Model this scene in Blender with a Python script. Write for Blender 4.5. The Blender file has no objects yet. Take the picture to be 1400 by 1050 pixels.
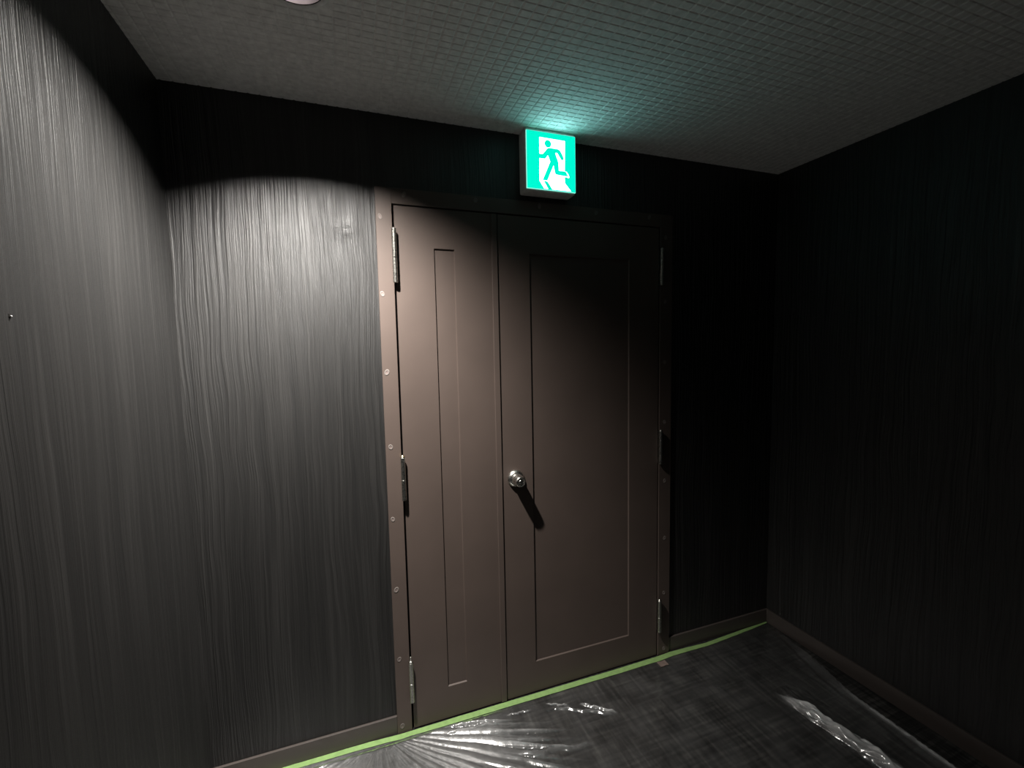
import bpy, bmesh, math, random
import numpy as np
from mathutils import Vector, Matrix, noise

random.seed(4)
scene = bpy.context.scene
COL = scene.collection
PI = math.pi

# ------------------------------------------------------------------ sizes (metres)
XL, XR = -0.673, 1.865          # left and right wall
H = 2.311                       # ceiling
YB = 0.012                      # back wall plane (door faces at y = 0)
YF = -3.4                       # how far the corridor is built towards the viewer
DW, DH = 1.153, 2.0             # door opening
LX, LY = -0.247, -0.512          # downlight
LR = 0.067

# ------------------------------------------------------------------ helpers
def obj(name, bm, mat, parent=None, smooth=False):
    me = bpy.data.meshes.new(name)
    bm.normal_update()
    bm.to_mesh(me); bm.free()
    if smooth:
        for p in me.polygons: p.use_smooth = True
    o = bpy.data.objects.new(name, me)
    COL.objects.link(o)
    if mat: me.materials.append(mat)
    if parent: o.parent = parent
    return o

def tag(o, label, cat, kind=None, group=None):
    o['label'] = label; o['category'] = cat
    if kind: o['kind'] = kind
    if group: o['group'] = group
    return o

def thing(name, label, cat, loc=(0, 0, 0), kind=None, group=None):
    o = bpy.data.objects.new(name, None); COL.objects.link(o)
    o.location = loc; o.empty_display_size = 0.05
    return tag(o, label, cat, kind, group)

def box(bm, x0, x1, y0, y1, z0, z1, bevel=0.0, seg=2):
    v = [bm.verts.new((x, y, z)) for x in (x0, x1) for y in (y0, y1) for z in (z0, z1)]
    F = [(0, 1, 3, 2), (4, 6, 7, 5), (0, 4, 5, 1), (2, 3, 7, 6), (0, 2, 6, 4), (1, 5, 7, 3)]
    fs = [bm.faces.new([v[i] for i in f]) for f in F]
    bmesh.ops.recalc_face_normals(bm, faces=fs)
    if bevel:
        es = list({e for f in fs for e in f.edges})
        bmesh.ops.bevel(bm, geom=es, offset=bevel, segments=seg, affect='EDGES', profile=0.6)

def bx(*a, **k):
    bm = bmesh.new(); box(bm, *a, **k); return bm

def prism(bm, pts, y0, y1):
    """polygon in (x, z) given thickness along y"""
    a = [bm.verts.new((x, y0, z)) for x, z in pts]
    b = [bm.verts.new((x, y1, z)) for x, z in pts]
    n = len(pts)
    fs = [bm.faces.new(a), bm.faces.new(b[::-1])]
    for i in range(n):
        fs.append(bm.faces.new([a[i], b[i], b[(i + 1) % n], a[(i + 1) % n]]))
    bmesh.ops.recalc_face_normals(bm, faces=fs)

def lathe(bm, prof, axis='y', seg=48, c=(0, 0, 0)):
    """prof: (radius, along) pairs turned about an axis"""
    rings = []
    for r, t in prof:
        ring = []
        if r < 1e-6:
            p = (0, t, 0) if axis == 'y' else (0, 0, t)
            ring = [bm.verts.new(Vector(p) + Vector(c))]
        else:
            for k in range(seg):
                a = 2 * PI * k / seg
                p = (r * math.cos(a), t, r * math.sin(a)) if axis == 'y' else (r * math.cos(a), r * math.sin(a), t)
                ring.append(bm.verts.new(Vector(p) + Vector(c)))
        rings.append(ring)
    fs = []
    for A, B in zip(rings, rings[1:]):
        if len(A) == 1 and len(B) == 1: continue
        for k in range(seg):
            j = (k + 1) % seg
            if len(A) == 1: fs.append(bm.faces.new([A[0], B[j], B[k]]))
            elif len(B) == 1: fs.append(bm.faces.new([A[k], A[j], B[0]]))
            else: fs.append(bm.faces.new([A[k], A[j], B[j], B[k]]))
    bmesh.ops.recalc_face_normals(bm, faces=fs)

# ------------------------------------------------------------------ materials
def mat(name):
    m = bpy.data.materials.new(name); m.use_nodes = True
    nt = m.node_tree
    return m, nt, nt.nodes['Principled BSDF']

def N(nt, t, **kw):
    n = nt.nodes.new(t)
    for k, v in kw.items():
        if k in n.inputs: n.inputs[k].default_value = v
        else: setattr(n, k, v)
    return n

def ramp(nt, src, stops):
    r = nt.nodes.new('ShaderNodeValToRGB')
    while len(r.color_ramp.elements) < len(stops): r.color_ramp.elements.new(0.5)
    for e, (p, c) in zip(r.color_ramp.elements, stops):
        e.position = p; e.color = (*c, 1) if len(c) == 3 else c
    nt.links.new(src, r.inputs[0])
    return r

def math_node(nt, op, a, b=None, c=None):
    n = nt.nodes.new('ShaderNodeMath'); n.operation = op
    for i, v in enumerate((a, b, c)):
        if v is None: continue
        if isinstance(v, (int, float)): n.inputs[i].default_value = v
        else: nt.links.new(v, n.inputs[i])
    return n.outputs[0]

def wallpaper(name, crease=False):
    m, nt, p = mat(name)
    L = nt.links.new
    tc = N(nt, 'ShaderNodeTexCoord')
    sep = N(nt, 'ShaderNodeSeparateXYZ'); L(tc.outputs['Object'], sep.inputs[0])
    s = math_node(nt, 'ADD', sep.outputs[0], sep.outputs[1])      # runs along either wall
    # the fibres wander a little sideways on their way down
    wv = N(nt, 'ShaderNodeCombineXYZ'); L(math_node(nt, 'MULTIPLY', s, 5.0), wv.inputs[0]); L(math_node(nt, 'MULTIPLY', sep.outputs[2], 1.6), wv.inputs[2])
    wn = N(nt, 'ShaderNodeTexNoise', Scale=1.0, Detail=2.0); L(wv.outputs[0], wn.inputs['Vector'])
    wob = math_node(nt, 'MULTIPLY', math_node(nt, 'SUBTRACT', wn.outputs['Fac'], 0.5), 0.055)
    sx = math_node(nt, 'ADD', s, wob)
    def streak(fx, fz, detail, rough, off):
        v = N(nt, 'ShaderNodeCombineXYZ')
        L(math_node(nt, 'MULTIPLY', sx, fx), v.inputs[0]); v.inputs[1].default_value = off
        L(math_node(nt, 'MULTIPLY', sep.outputs[2], fz), v.inputs[2])
        n = N(nt, 'ShaderNodeTexNoise', Scale=1.0, Detail=detail, Roughness=rough); L(v.outputs[0], n.inputs['Vector'])
        return n.outputs['Fac']
    a = streak(85, 1.3, 3.0, 0.6, 0.0)
    b = streak(300, 3.5, 2.0, 0.5, 7.0)
    c = streak(14, 0.8, 2.0, 0.5, 13.0)
    g = N(nt, 'ShaderNodeTexNoise', Scale=700.0, Detail=1.0); L(tc.outputs['Object'], g.inputs['Vector'])
    tone = math_node(nt, 'ADD', math_node(nt, 'MULTIPLY', a, 0.62), math_node(nt, 'ADD', math_node(nt, 'MULTIPLY', b, 0.28), math_node(nt, 'MULTIPLY', c, 0.35)))
    r = ramp(nt, tone, [(0.44, WP_DARK), (0.62, WP_MID), (0.80, WP_LIGHT)])
    L(r.outputs[0], p.inputs['Base Color'])
    rr = ramp(nt, tone, [(0.4, (0.52,) * 3), (0.8, (0.40,) * 3)])
    L(rr.outputs[0], p.inputs['Roughness'])
    p.inputs['Specular IOR Level'].default_value = 0.6
    h = math_node(nt, 'ADD', math_node(nt, 'MULTIPLY', a, 1.0), math_node(nt, 'ADD', math_node(nt, 'MULTIPLY', b, 0.3), math_node(nt, 'MULTIPLY', g.outputs['Fac'], 0.10)))
    if crease:
        # small wrinkles in the paper near the top left of the door
        pos = N(nt, 'ShaderNodeVectorMath', operation='DISTANCE'); L(tc.outputs['Object'], pos.inputs[0]); pos.inputs[1].default_value = (-0.165, 0.0, 1.905)
        mask = N(nt, 'ShaderNodeMapRange'); L(pos.outputs['Value'], mask.inputs[0]); mask.inputs[1].default_value = 0.0; mask.inputs[2].default_value = 0.055; mask.interpolation_type = 'SMOOTHSTEP'; mask.inputs[3].default_value = 1; mask.inputs[4].default_value = 0
        cv = N(nt, 'ShaderNodeMapping'); L(tc.outputs['Object'], cv.inputs[0]); cv.inputs['Scale'].default_value = (26, 1, 60)
        cn = N(nt, 'ShaderNodeTexNoise', Scale=1.0, Detail=3.0); L(cv.outputs[0], cn.inputs['Vector'])
        h = math_node(nt, 'ADD', h, math_node(nt, 'MULTIPLY', math_node(nt, 'MULTIPLY', mask.outputs[0], cn.outputs['Fac']), 0.9))
    bp = N(nt, 'ShaderNodeBump', Strength=0.9, Distance=0.006)
    L(h, bp.inputs['Height']); L(bp.outputs[0], p.inputs['Normal'])
    return m

WP_DARK = (0.006, 0.006, 0.006); WP_MID = (0.0122, 0.0119, 0.0115); WP_LIGHT = (0.025, 0.0243, 0.0236)
M_WALL = wallpaper('dark_striated_wallpaper')
M_WALLB = wallpaper('dark_striated_wallpaper_creased', True)

def paint(name, col, rough=0.45, spec=0.5, bump=0.06):
    m, nt, p = mat(name)
    L = nt.links.new
    tc = N(nt, 'ShaderNodeTexCoord')
    n = N(nt, 'ShaderNodeTexNoise', Scale=5.0, Detail=4.0); L(tc.outputs['Object'], n.inputs['Vector'])
    r = ramp(nt, n.outputs['Fac'], [(0.3, tuple(c * 0.93 for c in col)), (0.7, tuple(c * 1.06 for c in col))])
    L(r.outputs[0], p.inputs['Base Color'])
    p.inputs['Roughness'].default_value = rough; p.inputs['Specular IOR Level'].default_value = spec
    f = N(nt, 'ShaderNodeTexNoise', Scale=420.0, Detail=2.0); L(tc.outputs['Object'], f.inputs['Vector'])
    bp = N(nt, 'ShaderNodeBump', Strength=bump, Distance=0.001); L(f.outputs['Fac'], bp.inputs['Height']); L(bp.outputs[0], p.inputs['Normal'])
    return m

M_DOOR = paint('brown_satin_paint', (0.080, 0.060, 0.051), 0.5, 0.4)
M_BASE = paint('dark_brown_skirting', (0.062, 0.051, 0.046), 0.45)

def metal(name, col, rough, aniso=0.0):
    m, nt, p = mat(name)
    L = nt.links.new
    p.inputs['Base Color'].default_value = (*col, 1); p.inputs['Metallic'].default_value = 1
    tc = N(nt, 'ShaderNodeTexCoord')
    n = N(nt, 'ShaderNodeTexNoise', Scale=160.0, Detail=3.0); L(tc.outputs['Object'], n.inputs['Vector'])
    r = ramp(nt, n.outputs['Fac'], [(0.3, (rough * 0.8,) * 3), (0.7, (rough * 1.25,) * 3)]); L(r.outputs[0], p.inputs['Roughness'])
    return m

M_STEEL = metal('brushed_stainless', (0.72, 0.70, 0.66), 0.27)
M_HINGE = metal('worn_hinge_steel', (0.50, 0.49, 0.45), 0.3)
M_WARMGLINT = metal('warm_glint_pin', (0.75, 0.62, 0.36), 0.25)  # warm reflection on the middle hinge pin, painted in as metal colour

def plain(name, col, rough=0.5, spec=0.5):
    m, nt, p = mat(name)
    L = nt.links.new
    tc = N(nt, 'ShaderNodeTexCoord')
    n = N(nt, 'ShaderNodeTexNoise', Scale=60.0, Detail=3.0); L(tc.outputs['Object'], n.inputs['Vector'])
    r = ramp(nt, n.outputs['Fac'], [(0.3, tuple(c * 0.88 for c in col)), (0.7, tuple(min(1, c * 1.1) for c in col))]); L(r.outputs[0], p.inputs['Base Color'])
    p.inputs['Roughness'].default_value = rough; p.inputs['Specular IOR Level'].default_value = spec
    return m

M_CEIL = plain('embossed_ceiling_paper', (0.86, 0.86, 0.84), 0.75, 0.25)
M_SCREW = plain('bare_screw_head', (0.165, 0.145, 0.133), 0.75, 0.1)
M_SCREWPIT = plain('screw_recess', (0.16, 0.12, 0.11), 0.6)
M_BLACK = plain('black_gasket', (0.004, 0.004, 0.004), 0.8, 0.1)
M_HOUSING = plain('grey_sign_housing', (0.72, 0.70, 0.67), 0.5)
M_BAFFLE = plain('lamp_baffle', (0.00045, 0.00038, 0.0004), 1.0, 0.0)
M_TRIM = plain('lamp_trim_white', (0.80, 0.79, 0.78), 0.7, 0.2)
M_TAPE = plain('green_masking_tape', (0.20, 0.32, 0.115), 0.7, 0.2)
M_SCRAP = plain('brown_paper_scrap', (0.30, 0.23, 0.20), 0.8, 0.2)
M_PIN = metal('small_pin_metal', (0.85, 0.84, 0.82), 0.2)
M_PINHOLE = plain('pin_hole_dark', (0.01, 0.009, 0.008), 0.9, 0.1)  # near-black block behind the pin head

def emit(name, col, s):
    m = bpy.data.materials.new(name); m.use_nodes = True
    nt = m.node_tree; nt.nodes.clear()
    o = nt.nodes.new('ShaderNodeOutputMaterial'); e = nt.nodes.new('ShaderNodeEmission')
    e.inputs[0].default_value = (*col, 1); e.inputs[1].default_value = s
    nt.links.new(e.outputs[0], o.inputs[0])
    return m

M_GREEN = emit('backlit_green_acrylic', (0.0, 0.80, 0.545), 1.15)
M_GREEND = emit('backlit_green_figure', (0.0, 0.62, 0.43), 0.85)
M_WHITE = emit('backlit_white_acrylic', (0.42, 0.95, 0.98), 9.0)
M_EDGE = emit('acrylic_edge_glow', (0.30, 1.0, 0.80), 1.0)
M_BULB = emit('warm_white_lamp', (1.0, 0.93, 0.86), 6.0)

def carpet():
    m, nt, p = mat('dark_woven_floor')
    L = nt.links.new
    tc = N(nt, 'ShaderNodeTexCoord')
    def st(sc, d, w):
        mp = N(nt, 'ShaderNodeMapping'); L(tc.outputs['Object'], mp.inputs[0]); mp.inputs['Scale'].default_value = sc; mp.inputs['Location'].default_value = (w, w * 2, 0)
        n = N(nt, 'ShaderNodeTexNoise', Scale=1.0, Detail=d, Roughness=0.6); L(mp.outputs[0], n.inputs['Vector']); return n.outputs['Fac']
    a = st((70, 4.5, 1), 3, 0); b = st((3.6, 75, 1), 3, 5); c = st((9, 9, 1), 2, 11)
    t = math_node(nt, 'ADD', math_node(nt, 'MULTIPLY', a, 0.5), math_node(nt, 'MULTIPLY', b, 0.42))
    t = math_node(nt, 'ADD', t, math_node(nt, 'MULTIPLY', c, 0.2))
    r = ramp(nt, t, [(0.42, (0.006, 0.006, 0.006)), (0.56, (0.022, 0.0215, 0.0205)), (0.72, (0.062, 0.060, 0.056))])
    L(r.outputs[0], p.inputs['Base Color']); p.inputs['Roughness'].default_value = 0.9; p.inputs['Specular IOR Level'].default_value = 0.15
    bp = N(nt, 'ShaderNodeBump', Strength=0.5, Distance=0.002); L(t, bp.inputs['Height']); L(bp.outputs[0], p.inputs['Normal'])
    return m
M_FLOOR = carpet()

def film():
    """clear masking film: mostly see-through, mirror-like at the folds, slightly milky"""
    m = bpy.data.materials.new('clear_masking_film'); m.use_nodes = True
    nt = m.node_tree; nt.nodes.clear(); L = nt.links.new
    out = nt.nodes.new('ShaderNodeOutputMaterial')
    tr = N(nt, 'ShaderNodeBsdfTransparent')
    df = N(nt, 'ShaderNodeBsdfDiffuse', Color=(0.75, 0.76, 0.76, 1))
    gl = N(nt, 'ShaderNodeBsdfGlossy', Color=(1, 1, 1, 1), Roughness=0.17)
    fr = N(nt, 'ShaderNodeFresnel', IOR=1.5)
    tc = N(nt, 'ShaderNodeTexCoord')
    n = N(nt, 'ShaderNodeTexNoise', Scale=130.0, Detail=4.0, Roughness=0.6); L(tc.outputs['Object'], n.inputs['Vector'])
    bp = N(nt, 'ShaderNodeBump', Strength=0.12, Distance=0.002); L(n.outputs['Fac'], bp.inputs['Height'])
    L(bp.outputs[0], gl.inputs['Normal'])
    f2 = math_node(nt, 'MINIMUM', math_node(nt, 'MULTIPLY', fr.outputs[0], 2.2), 0.9)
    n2 = N(nt, 'ShaderNodeTexNoise', Scale=9.0, Detail=4.0); L(tc.outputs['Object'], n2.inputs['Vector'])
    at = N(nt, 'ShaderNodeAttribute', attribute_name='milk_glint')  # milkiness of bunched film plus glints whitened into the colour
    base = ramp(nt, n2.outputs['Fac'], [(0.35, (0.012,) * 3), (0.7, (0.045,) * 3)])
    mk = math_node(nt, 'MINIMUM', math_node(nt, 'ADD', base.outputs[0], math_node(nt, 'MULTIPLY', at.outputs['Fac'], 0.45)), 0.8)
    m1 = nt.nodes.new('ShaderNodeMixShader'); L(mk, m1.inputs[0]); L(tr.outputs[0], m1.inputs[1]); L(df.outputs[0], m1.inputs[2])
    m2 = nt.nodes.new('ShaderNodeMixShader'); L(f2, m2.inputs[0]); L(m1.outputs[0], m2.inputs[1]); L(gl.outputs[0], m2.inputs[2])
    L(m2.outputs[0], out.inputs[0])
    return m
M_FILM = film()

# ------------------------------------------------------------------ room shell
T = 0.1
bm = bmesh.new()
FO = 0.056                       # width of the door frame boards
box(bm, XL - T, -FO + 0.01, YB, YB + T, 0, H + T)
box(bm, DW + FO - 0.002, XR + T, YB, YB + T, 0, H + T)
box(bm, -FO + 0.01, DW + FO - 0.002, YB, YB + T, DH + FO - 0.01, H + T)
tag(obj('wall_back', bm, M_WALLB), 'dark charcoal striated wallpaper wall holding the brown double door', 'wall', 'structure')
tag(obj('wall_left', bx(XL - T, XL, YF, YB, 0, H + T), M_WALL), 'dark grey striated wall at left, lit from the ceiling lamp', 'wall', 'structure')
tag(obj('wall_right', bx(XR, XR + T, YF, YB, 0, H + T), M_WALL), 'almost black unlit wall on the right', 'wall', 'structure')
tag(obj('floor', bx(XL - T, XR + T, YF, YB + T, -T, 0), M_FLOOR), 'dark woven floor seen through the clear plastic film', 'floor', 'structure')

# ceiling: embossed paper, rows of small raised pads 33 x 25 mm
def ceiling():
    bm = bmesh.new()
    cw, cd, dep = 0.0334, 0.0249, 0.0018
    x0 = 0.4693 - cw * round((0.4693 - XL) / cw) - cw
    xs = []; y0 = YB
    i = 0
    while x0 + i * cw < XR + 0.03:
        b = x0 + i * cw
        xs += [(b, 0, i), (b + 0.0052, 1, i), (b + cw - 0.0034, 1, i)]
        i += 1
    xs.append((x0 + i * cw, 0, i))
    ys = []; j = 0
    yb = -0.1479 + cd * 7
    while yb - j * cd > -1.75:
        b = yb - j * cd
        ys += [(b, 0, j), (b - 0.0042, 1, j), (b - cd + 0.0026, 1, j)]
        j += 1
    ys.append((yb - j * cd, 0, j))
    def ccx(v): return min(max(v, XL - 0.05), XR + 0.05)
    grid = [[None] * len(ys) for _ in xs]
    for a, (x, px, _) in enumerate(xs):
        for b, (y, py, _) in enumerate(ys):
            grid[a][b] = bm.verts.new((ccx(x), min(y, YB + 0.05), H - (dep if px and py else 0)))
    # block of whole cells left open around the downlight
    hx = [a for a, (x, p_, _) in enumerate(xs) if p_ == 0 and abs(x - LX) < LR + cw * 1.3]
    hy = [b for b, (y, p_, _) in enumerate(ys) if p_ == 0 and abs(y - LY) < LR + cd * 1.4]
    a0, a1, b0, b1 = hx[0], hx[-1], hy[0], hy[-1]
    for a in range(len(xs) - 1):
        for b in range(len(ys) - 1):
            if a0 <= a < a1 and b0 <= b < b1: continue
            bm.faces.new([grid[a][b], grid[a + 1][b], grid[a + 1][b + 1], grid[a][b + 1]])
    loop = [grid[a][b0] for a in range(a0, a1)] + [grid[a1][b] for b in range(b0, b1)] + \
           [grid[a][b1] for a in range(a1, a0, -1)] + [grid[a0][b] for b in range(b1, b0, -1)]
    inner = []
    for v in loop:
        d = Vector((v.co.x - LX, v.co.y - LY)); d.normalize()
        inner.append(bm.verts.new((LX + d.x * (LR + 0.004), LY + d.y * (LR + 0.004), H)))
    n = len(loop)
    for k in range(n):
        bm.faces.new([loop[k], loop[(k + 1) % n], inner[(k + 1) % n], inner[k]])
    # plain part further back in the corridor, and the slab above
    ye = ys[-1][0]
    q = [bm.verts.new(c) for c in ((XL - 0.05, ye, H), (XR + 0.05, ye, H), (XR + 0.05, YF, H), (XL - 0.05, YF, H))]
    bm.faces.new(q)
    bmesh.ops.delete(bm, geom=[v for v in bm.verts if not v.link_faces], context='VERTS')
    for f in bm.faces:
        if f.normal.z > 0: f.normal_flip()
    bm.normal_update()
    for f in bm.faces:
        if f.normal.z > 0: f.normal_flip()
    box(bm, XL - T, XR + T, YF, YB + T, H + 0.14, H + 0.2)
    return bm
tag(obj('ceiling', ceiling(), M_CEIL), 'pale grey ceiling paper embossed with a fine grid, tinted green by the sign', 'ceiling', 'structure')

# skirting
BH = 0.0715
def skirting(name, label, x0, x1, y0, y1, edge):
    bm = bmesh.new()
    box(bm, x0, x1, y0, y1, 0, BH, bevel=0.0014, seg=2)
    return tag(obj(name, bm, M_BASE), label, 'skirting board', 'structure')
skirting('baseboard_back', 'dark brown skirting board left of the door', XL + 0.010, -FO, YB - 0.010, YB, 0)
skirting('baseboard_back', 'dark brown skirting board right of the door', DW + 0.0655, XR - 0.010, YB - 0.010, YB, 0)
skirting('baseboard_left', 'dark brown skirting board along the left wall', XL, XL + 0.010, YF, YB, 0)
skirting('baseboard_right', 'dark brown skirting board along the black right wall', XR - 0.010, XR, YF, YB, 0)

# ------------------------------------------------------------------ door frame
FX0, FX1, FZ = -FO, DW + 0.066, DH + 0.056
yf = -0.003
bm = bmesh.new()
box(bm, FX0, -0.001, yf, YB + T, 0.0, FZ, bevel=0.001, seg=1)
box(bm, DW + 0.001, FX1, yf, YB + T, 0.0, FZ, bevel=0.001, seg=1)
box(bm, -0.001, DW + 0.001, yf, YB + T, DH + 0.001, FZ, bevel=0.001, seg=1)
frame = tag(obj('trim_1', bm, M_DOOR), 'brown painted steel door frame dotted with pale screw heads', 'door frame', 'structure')
bm = bmesh.new()                   # dark rebate behind the leaves
box(bm, -0.001, 0.02, 0.048, 0.06, 0, DH)
box(bm, DW - 0.02, DW + 0.001, 0.048, 0.06, 0, DH)
box(bm, 0.02, DW - 0.02, 0.048, 0.06, DH - 0.02, DH + 0.001)
obj('door_stop', bm, M_BLACK, frame)

def screw_mesh():
    bm = bmesh.new()
    lathe(bm, [(0.0030, 0.0004), (0.0034, -0.0006), (0.0050, -0.0009), (0.0066, -0.0006), (0.0071, 0.0004)], 'y', 20)
    return bm
def pit_mesh():
    bm = bmesh.new()
    lathe(bm, [(0.0, -0.0003), (0.0034, -0.0003), (0.0034, 0.0004)], 'y', 16)
    return bm
S = obj('screw_head', screw_mesh(), M_SCREW, frame, True)
P = obj('screw_recess', pit_mesh(), M_SCREWPIT, S)
spots = [(-0.042, 1.953), (-0.044, 1.683), (-0.040, 1.402), (-0.038, 1.127), (-0.041, 0.854), (-0.039, 0.580), (-0.039, 0.303), (-0.038, 0.030),
         (0.044, 2.036), (0.309, 2.040), (0.571, 2.041), (0.830, 2.037), (1.095, 2.040),
         (1.183, 1.958), (1.182, 1.677), (1.181, 1.404), (1.183, 1.128), (1.186, 0.852), (1.188, 0.577), (1.187, 0.308), (1.189, 0.029)]
for k, (x, z) in enumerate(spots):
    s = S if k == 0 else S.copy()
    if k:
        COL.objects.link(s); s.parent = frame
        q = P.copy(); COL.objects.link(q); q.parent = s
    s.location = (x, yf, z)
    s.rotation_euler = (0, random.uniform(-0.5, 0.5), 0)
    s.scale = (random.uniform(1.05, 1.3), 1, random.uniform(1.35, 1.8))

# ------------------------------------------------------------------ door leaves
def leaf_mesh(x0, x1, z0, z1, px0, px1, pz0, pz1, rec=0.006, strip=None):
    """a leaf whose front is at y=0, with one recessed flat panel"""
    bm = bmesh.new()
    box(bm, x0, x1, 0.0, 0.04, z0, z1)
    bmesh.ops.delete(bm, geom=[f for f in bm.faces if f.normal.y < -0.9], context='FACES_ONLY')
    o = [bm.verts.new(c) for c in ((x0, 0, z0), (x1, 0, z0), (x1, 0, z1), (x0, 0, z1))]
    s = 0.0026
    i = [bm.verts.new(c) for c in ((px0, 0, pz0), (px1, 0, pz0), (px1, 0, pz1), (px0, 0, pz1))]
    r = [bm.verts.new(c) for c in ((px0 + s, rec, pz0 + s), (px1 - s, rec, pz0 + s), (px1 - s, rec, pz1 - s), (px0 + s, rec, pz1 - s))]
    for k in range(4):
        j = (k + 1) % 4
        bm.faces.new([o[k], o[j], i[j], i[k]]); bm.faces.new([i[k], i[j], r[j], r[k]])
    bm.faces.new(r)
    if strip: box(bm, strip[0], strip[1], -0.006, 0.003, z0, z1, bevel=0.001, seg=1)
    bmesh.ops.remove_doubles(bm, verts=bm.verts, dist=1e-5)
    bmesh.ops.recalc_face_normals(bm, faces=bm.faces)
    return bm

Z0, Z1 = 0.006, DH - 0.004
d1 = thing('door_1', 'narrow brown left leaf of the double door with a slim recessed panel', 'door', (0, 0, 0), 'structure')
obj('door_slab', leaf_mesh(0.0065, 0.3895, Z0, Z1, 0.1455, 0.2235, 0.137, 1.853, strip=(0.368, 0.3905)), M_DOOR, d1)
d2 = thing('door_2', 'wide brown right leaf of the double door with a round steel knob', 'door', (0, 0, 0), 'structure')
obj('door_slab', leaf_mesh(0.3945, 1.1475, Z0, Z1, 0.5255, 0.994, 0.140, 1.853), M_DOOR, d2)

def hinge(parent, x, z0, z1, y=-0.0165, tip=0.0, warm_glint=False):
    r = 0.0086
    zm = z0 + (z1 - z0) * 0.48
    bm = bmesh.new()
    lathe(bm, [(0, z0), (r * .85, z0), (r, z0 + .0012), (r, zm - .0012), (r * .88, zm - .0004), (0, zm - .0004)], 'z', 20, (x, y, 0))
    h = obj('hinge', bm, M_HINGE, parent, False)
    bm = bmesh.new()
    lathe(bm, [(0, zm + .0004), (r * .88, zm + .0004), (r, zm + .0016), (r, z1 - .0012), (r * .85, z1), (0, z1)], 'z', 20, (x, y, 0))
    obj('upper_knuckle', bm, M_HINGE, h)
    bm = bmesh.new()
    lathe(bm, [(0, z1 - .0005), (r * .9, z1 - .0005), (r * 1.02, z1 + .002), (r * .7, z1 + .005), (r * .35, z1 + .006), (r * .3, z1 + .008 + tip), (0, z1 + .0085 + tip)], 'z', 20, (x, y, 0))
    obj('hinge_pin', bm, M_WARMGLINT if warm_glint else M_HINGE, h, True)
    bm = bmesh.new()
    box(bm, x - 0.002, x + 0.002, y, 0.02, z0 + 0.002, z1 - 0.002)
    obj('hinge_plate', bm, M_HINGE, h)
    return h
for z0, z1, tip, br in ((1.722, 1.908, 0.0, False), (0.925, 1.088, 0.0, True), (0.128, 0.290, 0.014, False)):
    hinge(d1, 0.002, z0, z1, tip=tip, warm_glint=br)
for z0, z1, tip in ((1.746, 1.902, 0.0), (0.938, 1.090, 0.0), (0.128, 0.284, 0.0)):
    hinge(d2, DW - 0.001, z0, z1, tip=tip)

# knob: rose, neck, flared cup with a key cylinder
kx, kz = 0.449, 0.952
bm = bmesh.new()
lathe(bm, [(0, 0.0005), (0.0355, 0.0005), (0.036, -0.002), (0.0345, -0.0075), (0.0300, -0.0135), (0.0240, -0.0175), (0.020, -0.0185), (0, -0.0185)], 'y', 64, (kx, 0, kz))
rose = obj('knob_rose', bm, M_STEEL, d2, True)
bm = bmesh.new()
lathe(bm, [(0.0195, -0.018), (0.0195, -0.0195), (0.0232, -0.021), (0.0236, -0.026), (0.0226, -0.040), (0.0216, -0.054), (0.0208, -0.060), (0.0188, -0.0635),
           (0.0165, -0.0642), (0.0148, -0.0625), (0.0118, -0.0585), (0.0105, -0.058), (0, -0.058)], 'y', 64, (kx, 0, kz))
knob = obj('knob', bm, M_STEEL, d2, True)
bm = bmesh.new()
lathe(bm, [(0.0088, -0.057), (0.0088, -0.0645), (0.0080, -0.0656), (0, -0.0656)], 'y', 40, (kx, 0, kz))
cyl = obj('key_cylinder', bm, M_STEEL, knob)
bm = bmesh.new(); box(bm, kx - 0.0006, kx + 0.0006, -0.0660, -0.0650, kz - 0.004, kz + 0.004)
obj('keyhole', bm, M_BLACK, knob)

# ------------------------------------------------------------------ exit sign
es = thing('exit_sign', 'backlit green and white emergency exit sign with running figure, above the door', 'exit sign', (0.598, YB, 2.075))
def es_part(name, bm, m, parent=es):
    me = bm
    bmesh.ops.translate(me, vec=-Vector((0.598, YB, 2.075)), verts=me.verts)
    return obj(name, me, m, parent)
SX0, SX1, SZ0, SZ1 = 0.4975, 0.7015, 2.0865, 2.2965
body = es_part('housing', bx(0.493, 0.7045, -0.057, YB, 2.078, 2.3098, bevel=0.009, seg=4), M_HOUSING)
pan = es_part('glow_panel', bx(SX0 - 0.0015, SX1 + 0.0015, -0.0605, -0.050, SZ0 - 0.0015, SZ1 + 0.0015, bevel=0.001, seg=1), M_EDGE)
es_part('green_face', bx(SX0, SX1, -0.0615, -0.060, SZ0, SZ1), M_GREEN)
def uv(P): return [(SX0 + u * (SX1 - SX0), SZ0 + v * (SZ1 - SZ0)) for u, v in P]
DOORWAY = [(0.255, 0.905), (0.781, 0.899), (0.771, 0.356), (0.807, 0.356), (0.841, 0.326), (0.868, 0.271), (0.862, 0.247), (0.769, 0.262), (0.772, 0.149), (0.903, 0.012), (0.34, 0.012), (0.244, 0.146)]
MAN = [(0.232, 0.604), (0.323, 0.604), (0.416, 0.712), (0.449, 0.728), (0.624, 0.727), (0.67, 0.709), (0.742, 0.589), (0.731, 0.563), (0.708, 0.564), (0.625, 0.679), (0.562, 0.673), (0.628, 0.505), (0.64, 0.345), (0.754, 0.349), (0.793, 0.338), (0.834, 0.279), (0.76, 0.284), (0.596, 0.294), (0.574, 0.317), (0.543, 0.46), (0.399, 0.169), (0.323, 0.166), (0.482, 0.499), (0.425, 0.622), (0.363, 0.548), (0.232, 0.545)]
SHADE = [(0.339, 0.145), (0.407, 0.131), (0.498, 0.012), (0.429, 0.012)]
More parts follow.
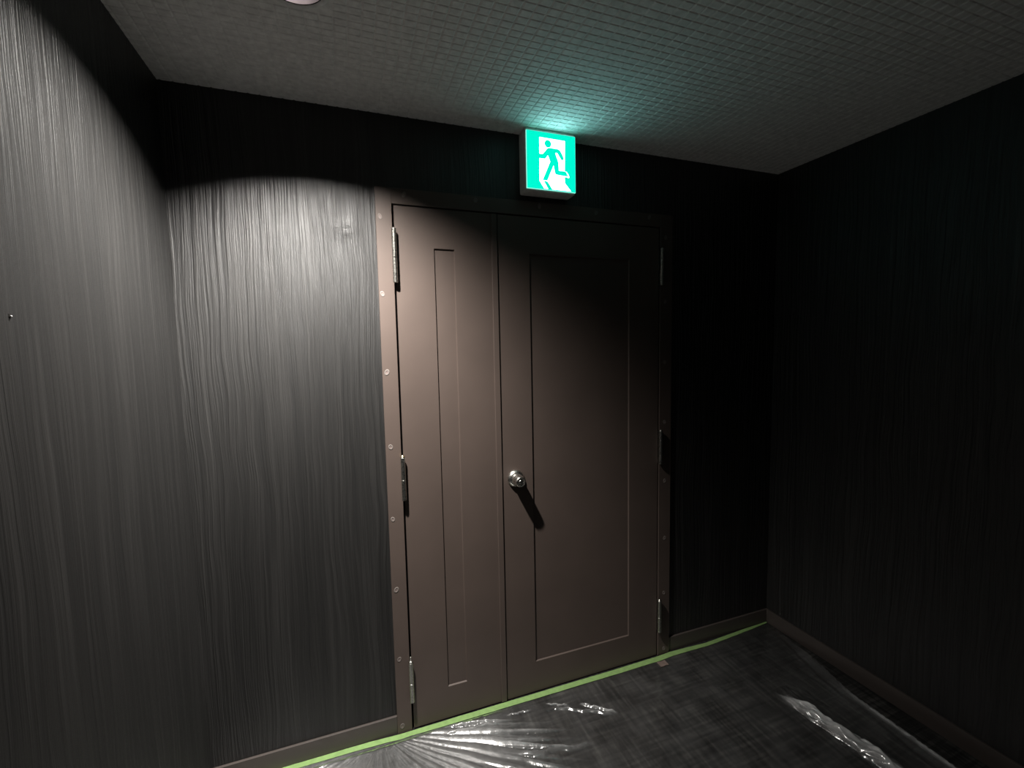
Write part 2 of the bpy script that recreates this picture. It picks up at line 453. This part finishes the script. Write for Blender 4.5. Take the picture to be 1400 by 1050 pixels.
def fatten(P, d):
    n = len(P); ar = sum(P[i][0] * P[(i + 1) % n][1] - P[(i + 1) % n][0] * P[i][1] for i in range(n))
    sg = 1 if ar > 0 else -1
    out = []
    for i in range(n):
        a, b, c = Vector(P[i - 1]), Vector(P[i]), Vector(P[(i + 1) % n])
        n1 = Vector(((b - a).y, -(b - a).x)).normalized() * sg; n2 = Vector(((c - b).y, -(c - b).x)).normalized() * sg
        m_ = (n1 + n2); m_ = m_.normalized() if m_.length > 1e-4 else n1
        k = min(1.5, 1 / max(0.3, m_.dot(n1)))
        q = b + m_ * d * k
        out.append((q.x, max(q.y, 0.006)))
    return out
bm = bmesh.new(); prism(bm, uv(DOORWAY), -0.0619, -0.0612)
dwy = es_part('white_doorway', bm, M_WHITE)
bm = bmesh.new(); prism(bm, uv(fatten(MAN, 0.011)), -0.0623, -0.0616)
prism(bm, uv([(0.4265 + 0.069 * math.cos(a * PI / 14), 0.807 + 0.066 * math.sin(a * PI / 14)) for a in range(28)]), -0.0623, -0.0616)
prism(bm, uv(fatten(SHADE, 0.008)), -0.0623, -0.0616)
es_part('running_figure', bm, M_GREEN)

# ------------------------------------------------------------------ downlight
dl = thing('downlight', 'small round recessed downlight in the embossed ceiling, lighting the left of the door', 'ceiling light', (LX, LY, H))
bm = bmesh.new()
lathe(bm, [(LR + 0.002, 0.001), (LR + 0.002, -0.0025), (LR + 0.006, -0.0035), (LR + 0.016, -0.002), (LR + 0.018, 0.0004), (LR + 0.002, 0.001)], 'z', 64)
obj('trim_ring', bm, M_TRIM, dl, True)
bm = bmesh.new()
lathe(bm, [(LR + 0.001, 0.001), (LR + 0.001, 0.105), (0, 0.105), (0, 0.103), (LR - 0.002, 0.103), (LR - 0.001, -0.0038), (LR + 0.0015, -0.0038), (LR + 0.001, 0.001)], 'z', 64)
obj('baffle', bm, M_BAFFLE, dl)
bm = bmesh.new()
lathe(bm, [(0, 0.1035), (0.022, 0.1035), (0.022, 0.090), (0.014, 0.083), (0, 0.081)], 'z', 32)
obj('bulb', bm, M_BULB, dl, True)

# the lamp sits tilted in its can: its beam is aimed at the foot of the door wall
li = bpy.data.lights.new('downlight_beam', 'POINT')
li.energy = 515.0; li.color = (1.0, 0.955, 0.90); li.shadow_soft_size = 0.023
li.use_nodes = True
nt = li.node_tree
em = next(n for n in nt.nodes if n.type == 'EMISSION')
geo = nt.nodes.new('ShaderNodeTexCoord')
dp = N(nt, 'ShaderNodeVectorMath', operation='DOT_PRODUCT'); nt.links.new(geo.outputs['Normal'], dp.inputs[0])
ax = Vector((math.tan(math.radians(-15)), math.tan(math.radians(31)), -1)).normalized()
dp.inputs[1].default_value = ax
prof = math_node(nt, 'POWER', math_node(nt, 'MAXIMUM', dp.outputs['Value'], 0.0), 2.85)
nt.links.new(prof, em.inputs['Strength'])
lo = bpy.data.objects.new('downlight_beam', li); COL.objects.link(lo)
lo.location = (0, 0, 0.056); lo.parent = dl

# ------------------------------------------------------------------ green tape along the foot of the door wall
def ribbon(name, pts, m):
    """pts: (x, y_back, y_front, z_back, z_front)"""
    bm = bmesh.new()
    th = 0.0004; rows = []
    for x, yb, yf_, zb, zf in pts:
        rows.append([bm.verts.new((x, yb, zb)), bm.verts.new((x, yf_, zf)), bm.verts.new((x, yf_, zf + th)), bm.verts.new((x, yb, zb + th))])
    for A, B in zip(rows, rows[1:]):
        for k in range(4):
            j = (k + 1) % 4
            bm.faces.new([A[k], A[j], B[j], B[k]])
    bm.faces.new(rows[0]); bm.faces.new(rows[-1][::-1])
    bmesh.ops.recalc_face_normals(bm, faces=bm.faces)
    return obj(name, bm, m)
key = [(-0.655, 0.0015, -0.019), (-0.424, 0.0015, -0.019), (-0.27, 0.0005, -0.021), (-0.16, -0.001, -0.024), (-0.11, -0.004, -0.026), (-0.075, -0.0065, -0.029), (-0.05, -0.0075, -0.031), (0.0, -0.008, -0.030),
       (0.2, -0.0075, -0.033), (0.5, -0.0085, -0.035), (0.9, -0.0115, -0.038), (1.15, -0.010, -0.038), (1.22, -0.006, -0.033), (1.32, -0.010, -0.034), (1.43, -0.0165, -0.037), (1.545, -0.010, -0.030), (1.70, -0.003, -0.020), (1.82, 0.000, -0.010), (1.85, 0.001, -0.007)]
pts = []
for (xa, b0, f0), (xb, b1, f1) in zip(key, key[1:]):
    n = max(2, int((xb - xa) / 0.012))
    for k in range(n):
        t = k / n; x = xa + (xb - xa) * t
        w = noise.noise(Vector((x * 22, 1.7, 0))) * 0.0012
        pts.append((x, b0 + (b1 - b0) * t + w * 0.4, f0 + (f1 - f0) * t + w, 0.0042 + abs(noise.noise(Vector((x * 30, 4, 0)))) * 0.0012, 0.0036 + abs(noise.noise(Vector((x * 40, 9, 0)))) * 0.0010))
pts.append((1.85, 0.001, -0.007, 0.0042, 0.0038))
tag(ribbon('masking_tape', pts, M_TAPE), 'strip of pale green masking tape running along the foot of the door wall', 'tape')

# ------------------------------------------------------------------ plastic film on the floor
def sheet():
    nx, ny = 820, 360
    ys_ = -0.016 - (np.linspace(0, 1, ny) ** 1.25) * 1.35
    yk = np.array([-1.4, -0.82, -0.503, -0.286, -0.12, -0.016]); xk = np.array([1.71, 1.723, 1.735, 1.80, 1.835, 1.846])
    u = np.interp(np.linspace(0, 1, nx), [0, 0.04, 0.60, 0.82, 1.0], [0, 0.10, 0.47, 0.80, 1.0])
    xe = np.interp(ys_, yk, xk)
    X = -0.655 + u[:, None] * (xe[None, :] + 0.655)
    Y = np.repeat(ys_[None, :], nx, 0)
    Z = np.zeros((nx, ny))
    # folds that run out from the pinched point beside the frame
    px, py = -0.115, -0.008
    dx, dy = X - px, Y - py
    R_ = np.hypot(dx, dy) + 1e-6
    th = np.degrees(np.arctan2(-dy, dx))             # 0 = along +x, 90 = towards the viewer
    rng = np.random.default_rng(3)
    fold = np.zeros_like(Z); env_all = np.zeros_like(Z)
    for layer in range(2):
        kn, kh = [-30.0], [0.0]
        up = True
        while kn[-1] < 190:
            kn.append(kn[-1] + (rng.uniform(1.3, 4.2) if up else rng.uniform(1.0, 3.0)) * (1.0 if layer == 0 else 1.7))
            kh.append(rng.uniform(0.45, 1.0) if up else rng.uniform(0.0, 0.25)); up = not up
        tb = th + 0.9 * np.sin(R_ * 6 + 1.0 + layer * 2) + 0.25 * np.sin(R_ * 31 + th * 0.12)
        zig = np.interp(tb, kn, kh)
        reach = np.interp(th, [2, 9, 12, 30, 38, 50, 180], [0.10, 0.16, 0.60, 0.70, 0.60, 0.50, 0.50]) * (1 + 0.18 * np.sin(th * 1.9))
        env = np.clip((R_ - 0.02) / 0.06, 0, 1) * np.clip((reach - R_) / (reach * 0.25), 0, 1) * np.clip((th - 3) / 5, 0, 1)
        env_all = np.maximum(env_all, env * np.clip((th - 10) / 6, 0, 1))
        fold += (0.75 if layer == 0 else 0.35) * zig * env * np.minimum(R_ * 0.036 + 0.001, 0.0135)
    def ridge(p0, p1, w, h, wob=0.0, seed=0.0, skew=0.0, glint=0.0):
        nonlocal Z, MILK_GLINT
        p0 = np.array(p0); p1 = np.array(p1); t = p1 - p0; l = np.hypot(*t); t = t / l
        a = ((X - p0[0]) * t[0] + (Y - p0[1]) * t[1]) / l
        b = (X - p0[0]) * -t[1] + (Y - p0[1]) * t[0]
        b = b + wob * np.sin(a * 17 + seed) + wob * 0.6 * np.sin(a * 41 + seed * 3)
        e = np.clip(a / 0.15, 0, 1) * np.clip((1 - a) / 0.2, 0, 1)
        hgt = h * (1 + 0.2 * np.sin(a * 29 + seed))
        bb = np.where(b > 0, b / (w * (1 + skew)), b / (w * (1 - skew)))
        tent = np.clip(1 - np.abs(bb), 0, 1)
        Z += hgt * e * tent
        MILK_GLINT += glint * e * tent  # painted glint: whitens the crest in place of a reflection
    Z += fold
    # several layers of film lie bunched where it was gathered beside the frame, sloping up to the skirting
    bun = np.clip((0.50 - X) / 0.22, 0, 1) ** 1.3
    rise = np.exp((Y + 0.03) / 0.11)
    Z += 0.020 * bun * rise
    MILK_GLINT = 0.09 * bun * np.exp(Y / 0.45) + 0.34 * np.clip(fold / 0.0085, 0, 1.2) ** 1.5  # bunched film is milky; fold crests whitened as painted sheen
    ridge((1.480, -0.385), (1.558, -0.90), 0.034, 0.030, 0.003, 1.0, glint=0.9)
    ridge((1.462, -0.36), (1.535, -0.86), 0.010, 0.006, 0.003, 3.3, glint=0.25)
    ridge((1.485, -0.42), (1.570, -0.84), 0.008, 0.006, 0.004, 7.3, glint=0.25)
    ridge((1.50, -0.44), (1.575, -0.80), 0.010, 0.008, 0.005, 2.0, glint=0.3)
    ridge((1.462, -0.45), (1.53, -0.82), 0.008, 0.007, 0.004, 4.0, glint=0.2)
    ridge((1.49, -0.66), (1.55, -0.98), 0.010, 0.010, 0.003, 5.0, glint=0.3)
    ridge((0.555, -0.105), (0.79, -0.232), 0.010, 0.0075, 0.003, .5, glint=0.25)
    ridge((0.665, -0.125), (0.79, -0.225), 0.009, 0.009, 0.002, 2.5, glint=0.8)
    ridge((0.535, -0.075), (0.62, -0.118), 0.005, 0.005, 0.002, 3.5, glint=0.7)
    ridge((0.50, -0.115), (0.67, -0.110), 0.005, 0.0035, 0.002, 1.5)
    ridge((0.33, -0.255), (0.64, -0.312), 0.016, 0.006, 0.003, 2.2, glint=0.18)
    ridge((0.10, -0.085), (0.34, -0.105), 0.006, 0.004, 0.002, 6.2, glint=0.3)
    ridge((0.36, -0.08), (0.47, -0.085), 0.005, 0.004, 0.002, 7.2, glint=0.5)
    ridge((0.84, -0.04), (0.87, -0.07), 0.004, 0.003, 0.001, 8.2)
    ridge((0.1, -0.32), (1.1, -0.20), 0.02, 0.0025, 0.004, 9.2)
    # the free right-hand edge curls up and is creased along its length
    ed = xe[None, :] - X
    ramp_ = np.clip((-ys_ - 0.06) / 0.3, 0, 1)[None, :]
    Z += ramp_ * 0.020 * np.exp(-(ed / 0.05) ** 1.5)
    MILK_GLINT += ramp_ * (0.10 * np.exp(-(ed / 0.06) ** 2) + 0.8 * np.exp(-((ed - 0.009) / 0.008) ** 2) * np.clip((-Y - 0.45) / 0.2, 0, 1))  # milky curl, with a thin painted glint along the edge
    Z += ramp_ * 0.007 * np.exp(-((ed - 0.055 - 0.01 * np.sin(Y * 14)) / 0.013) ** 2)
    # fine crumple, strongest near the tape at the left
    amp = np.clip(1.0 - (X + 0.1) / 0.85, 0.0, 1.0) * np.exp(Y / 0.28)
    amp = 0.10 + 0.9 * np.clip(amp, 0, 1) + 0.5 * np.clip(1 - np.abs(X - 1.53) / 0.08, 0, 1) * (Y < -0.36)
    fine = np.zeros_like(Z); med = np.zeros_like(Z)
    V = Vector
    for i in range(nx):
        for j in range(ny):
            x, y = X[i, j], Y[i, j]
            n1 = noise.noise(V((x * 42, y * 24, 0.3))); n2 = noise.noise(V((x * 95, y * 70, 5.1)))
            fine[i, j] = (1 - abs(n1)) * 0.7 + (1 - abs(n2)) * 0.3
            med[i, j] = noise.noise(V((x * 5, y * 5, 2.2)))
    Z += amp * (1 - 0.8 * np.clip(env_all, 0, 1)) * 0.0062 * fine ** 3 + 0.0008 * (med + 1)
    MILK_GLINT = MILK_GLINT * (0.55 + 0.9 * fine ** 2)
    # lies flat under the tape
    under = np.clip((-0.034 - Y) / 0.03, 0, 1)
    Z = 0.0022 + Z * under
    me = bpy.data.meshes.new('plastic_sheet')
    co = np.stack([X, Y, Z], -1).reshape(-1, 3).astype(np.float32)
    idx = np.arange(nx * ny).reshape(nx, ny)
    q = np.stack([idx[:-1, :-1], idx[:-1, 1:], idx[1:, 1:], idx[1:, :-1]], -1).reshape(-1, 4)
    me.vertices.add(len(co)); me.vertices.foreach_set('co', co.ravel())
    me.loops.add(q.size); me.loops.foreach_set('vertex_index', q.ravel().astype(np.int32))
    me.polygons.add(len(q)); me.polygons.foreach_set('loop_start', np.arange(0, q.size, 4, dtype=np.int32))
    me.update(calc_edges=True); me.validate()
    mg_attr = me.attributes.new('milk_glint', 'FLOAT', 'POINT'); mg_attr.data.foreach_set('value', MILK_GLINT.reshape(-1).astype(np.float32))
    if me.polygons[0].normal.z < 0: me.flip_normals()
    for p in me.polygons: p.use_smooth = True
    me.materials.append(M_FILM)
    o = bpy.data.objects.new('plastic_sheet', me); COL.objects.link(o)
    return o
tag(sheet(), 'clear crinkled plastic protective film spread over the dark floor', 'plastic sheet')

# ------------------------------------------------------------------ small things
bm = bmesh.new()
g = [[bm.verts.new((1.115 + i * 0.0115, -0.044 - j * 0.0105, 0.0062 + 0.0010 * math.sin(i * 2.1 + j))) for j in range(4)] for i in range(5)]
for i in range(4):
    for j in range(3):
        bm.faces.new([g[i][j], g[i][j + 1], g[i + 1][j + 1], g[i + 1][j]])
bmesh.ops.solidify(bm, geom=bm.faces[:], thickness=0.0006)
bmesh.ops.recalc_face_normals(bm, faces=bm.faces)
tag(obj('paper_scrap', bm, M_SCRAP), 'small brownish paper scrap on the plastic film below the right side of the door', 'scrap')

pin = thing('wall_pin', 'tiny bright metal pin stuck in the left wall', 'pin', (XL, -0.726, 1.548))
bm = bmesh.new(); lathe(bm, [(0, -0.0014), (0.0017, -0.001), (0.002, 0.0), (0.0015, 0.0011), (0, 0.0015)], 'z', 16, (0.002, 0, 0)); obj('pin_head', bm, M_PIN, pin, True)
bm = bmesh.new(); box(bm, -0.004, 0.0004, -0.003, 0.003, -0.0035, 0.004, bevel=0.0003, seg=1); obj('pin_hole', bm, M_PINHOLE, pin)

# ------------------------------------------------------------------ world, camera, colour
w = bpy.data.worlds.new('dim_corridor'); scene.world = w; w.use_nodes = True
w.node_tree.nodes['Background'].inputs[0].default_value = (0.95, 0.98, 1.0, 1)
w.node_tree.nodes['Background'].inputs[1].default_value = 0.012

cam = bpy.data.cameras.new('camera'); co = bpy.data.objects.new('camera', cam); COL.objects.link(co)
r = Vector((0.93980055, -0.34115391, -0.01972152)); u = Vector((0.04593452, 0.06892941, 0.99656347)); f = Vector((0.33862213, 0.9374768, -0.08045064))
m3 = Matrix((r, u, -f)).transposed()
co.matrix_world = Matrix.Translation((-0.164247, -1.677934, 1.481588)) @ m3.to_4x4()
cam.sensor_width = 36.0; cam.lens = 36.0 * 610.68 / 1400.0; cam.clip_start = 0.02
scene.camera = co

vs = scene.view_settings
scene.display_settings.display_device = 'sRGB'
vs.view_transform = 'Standard'; vs.look = 'None'; vs.gamma = 1.0; vs.use_curve_mapping = False
vs.exposure = 0.07
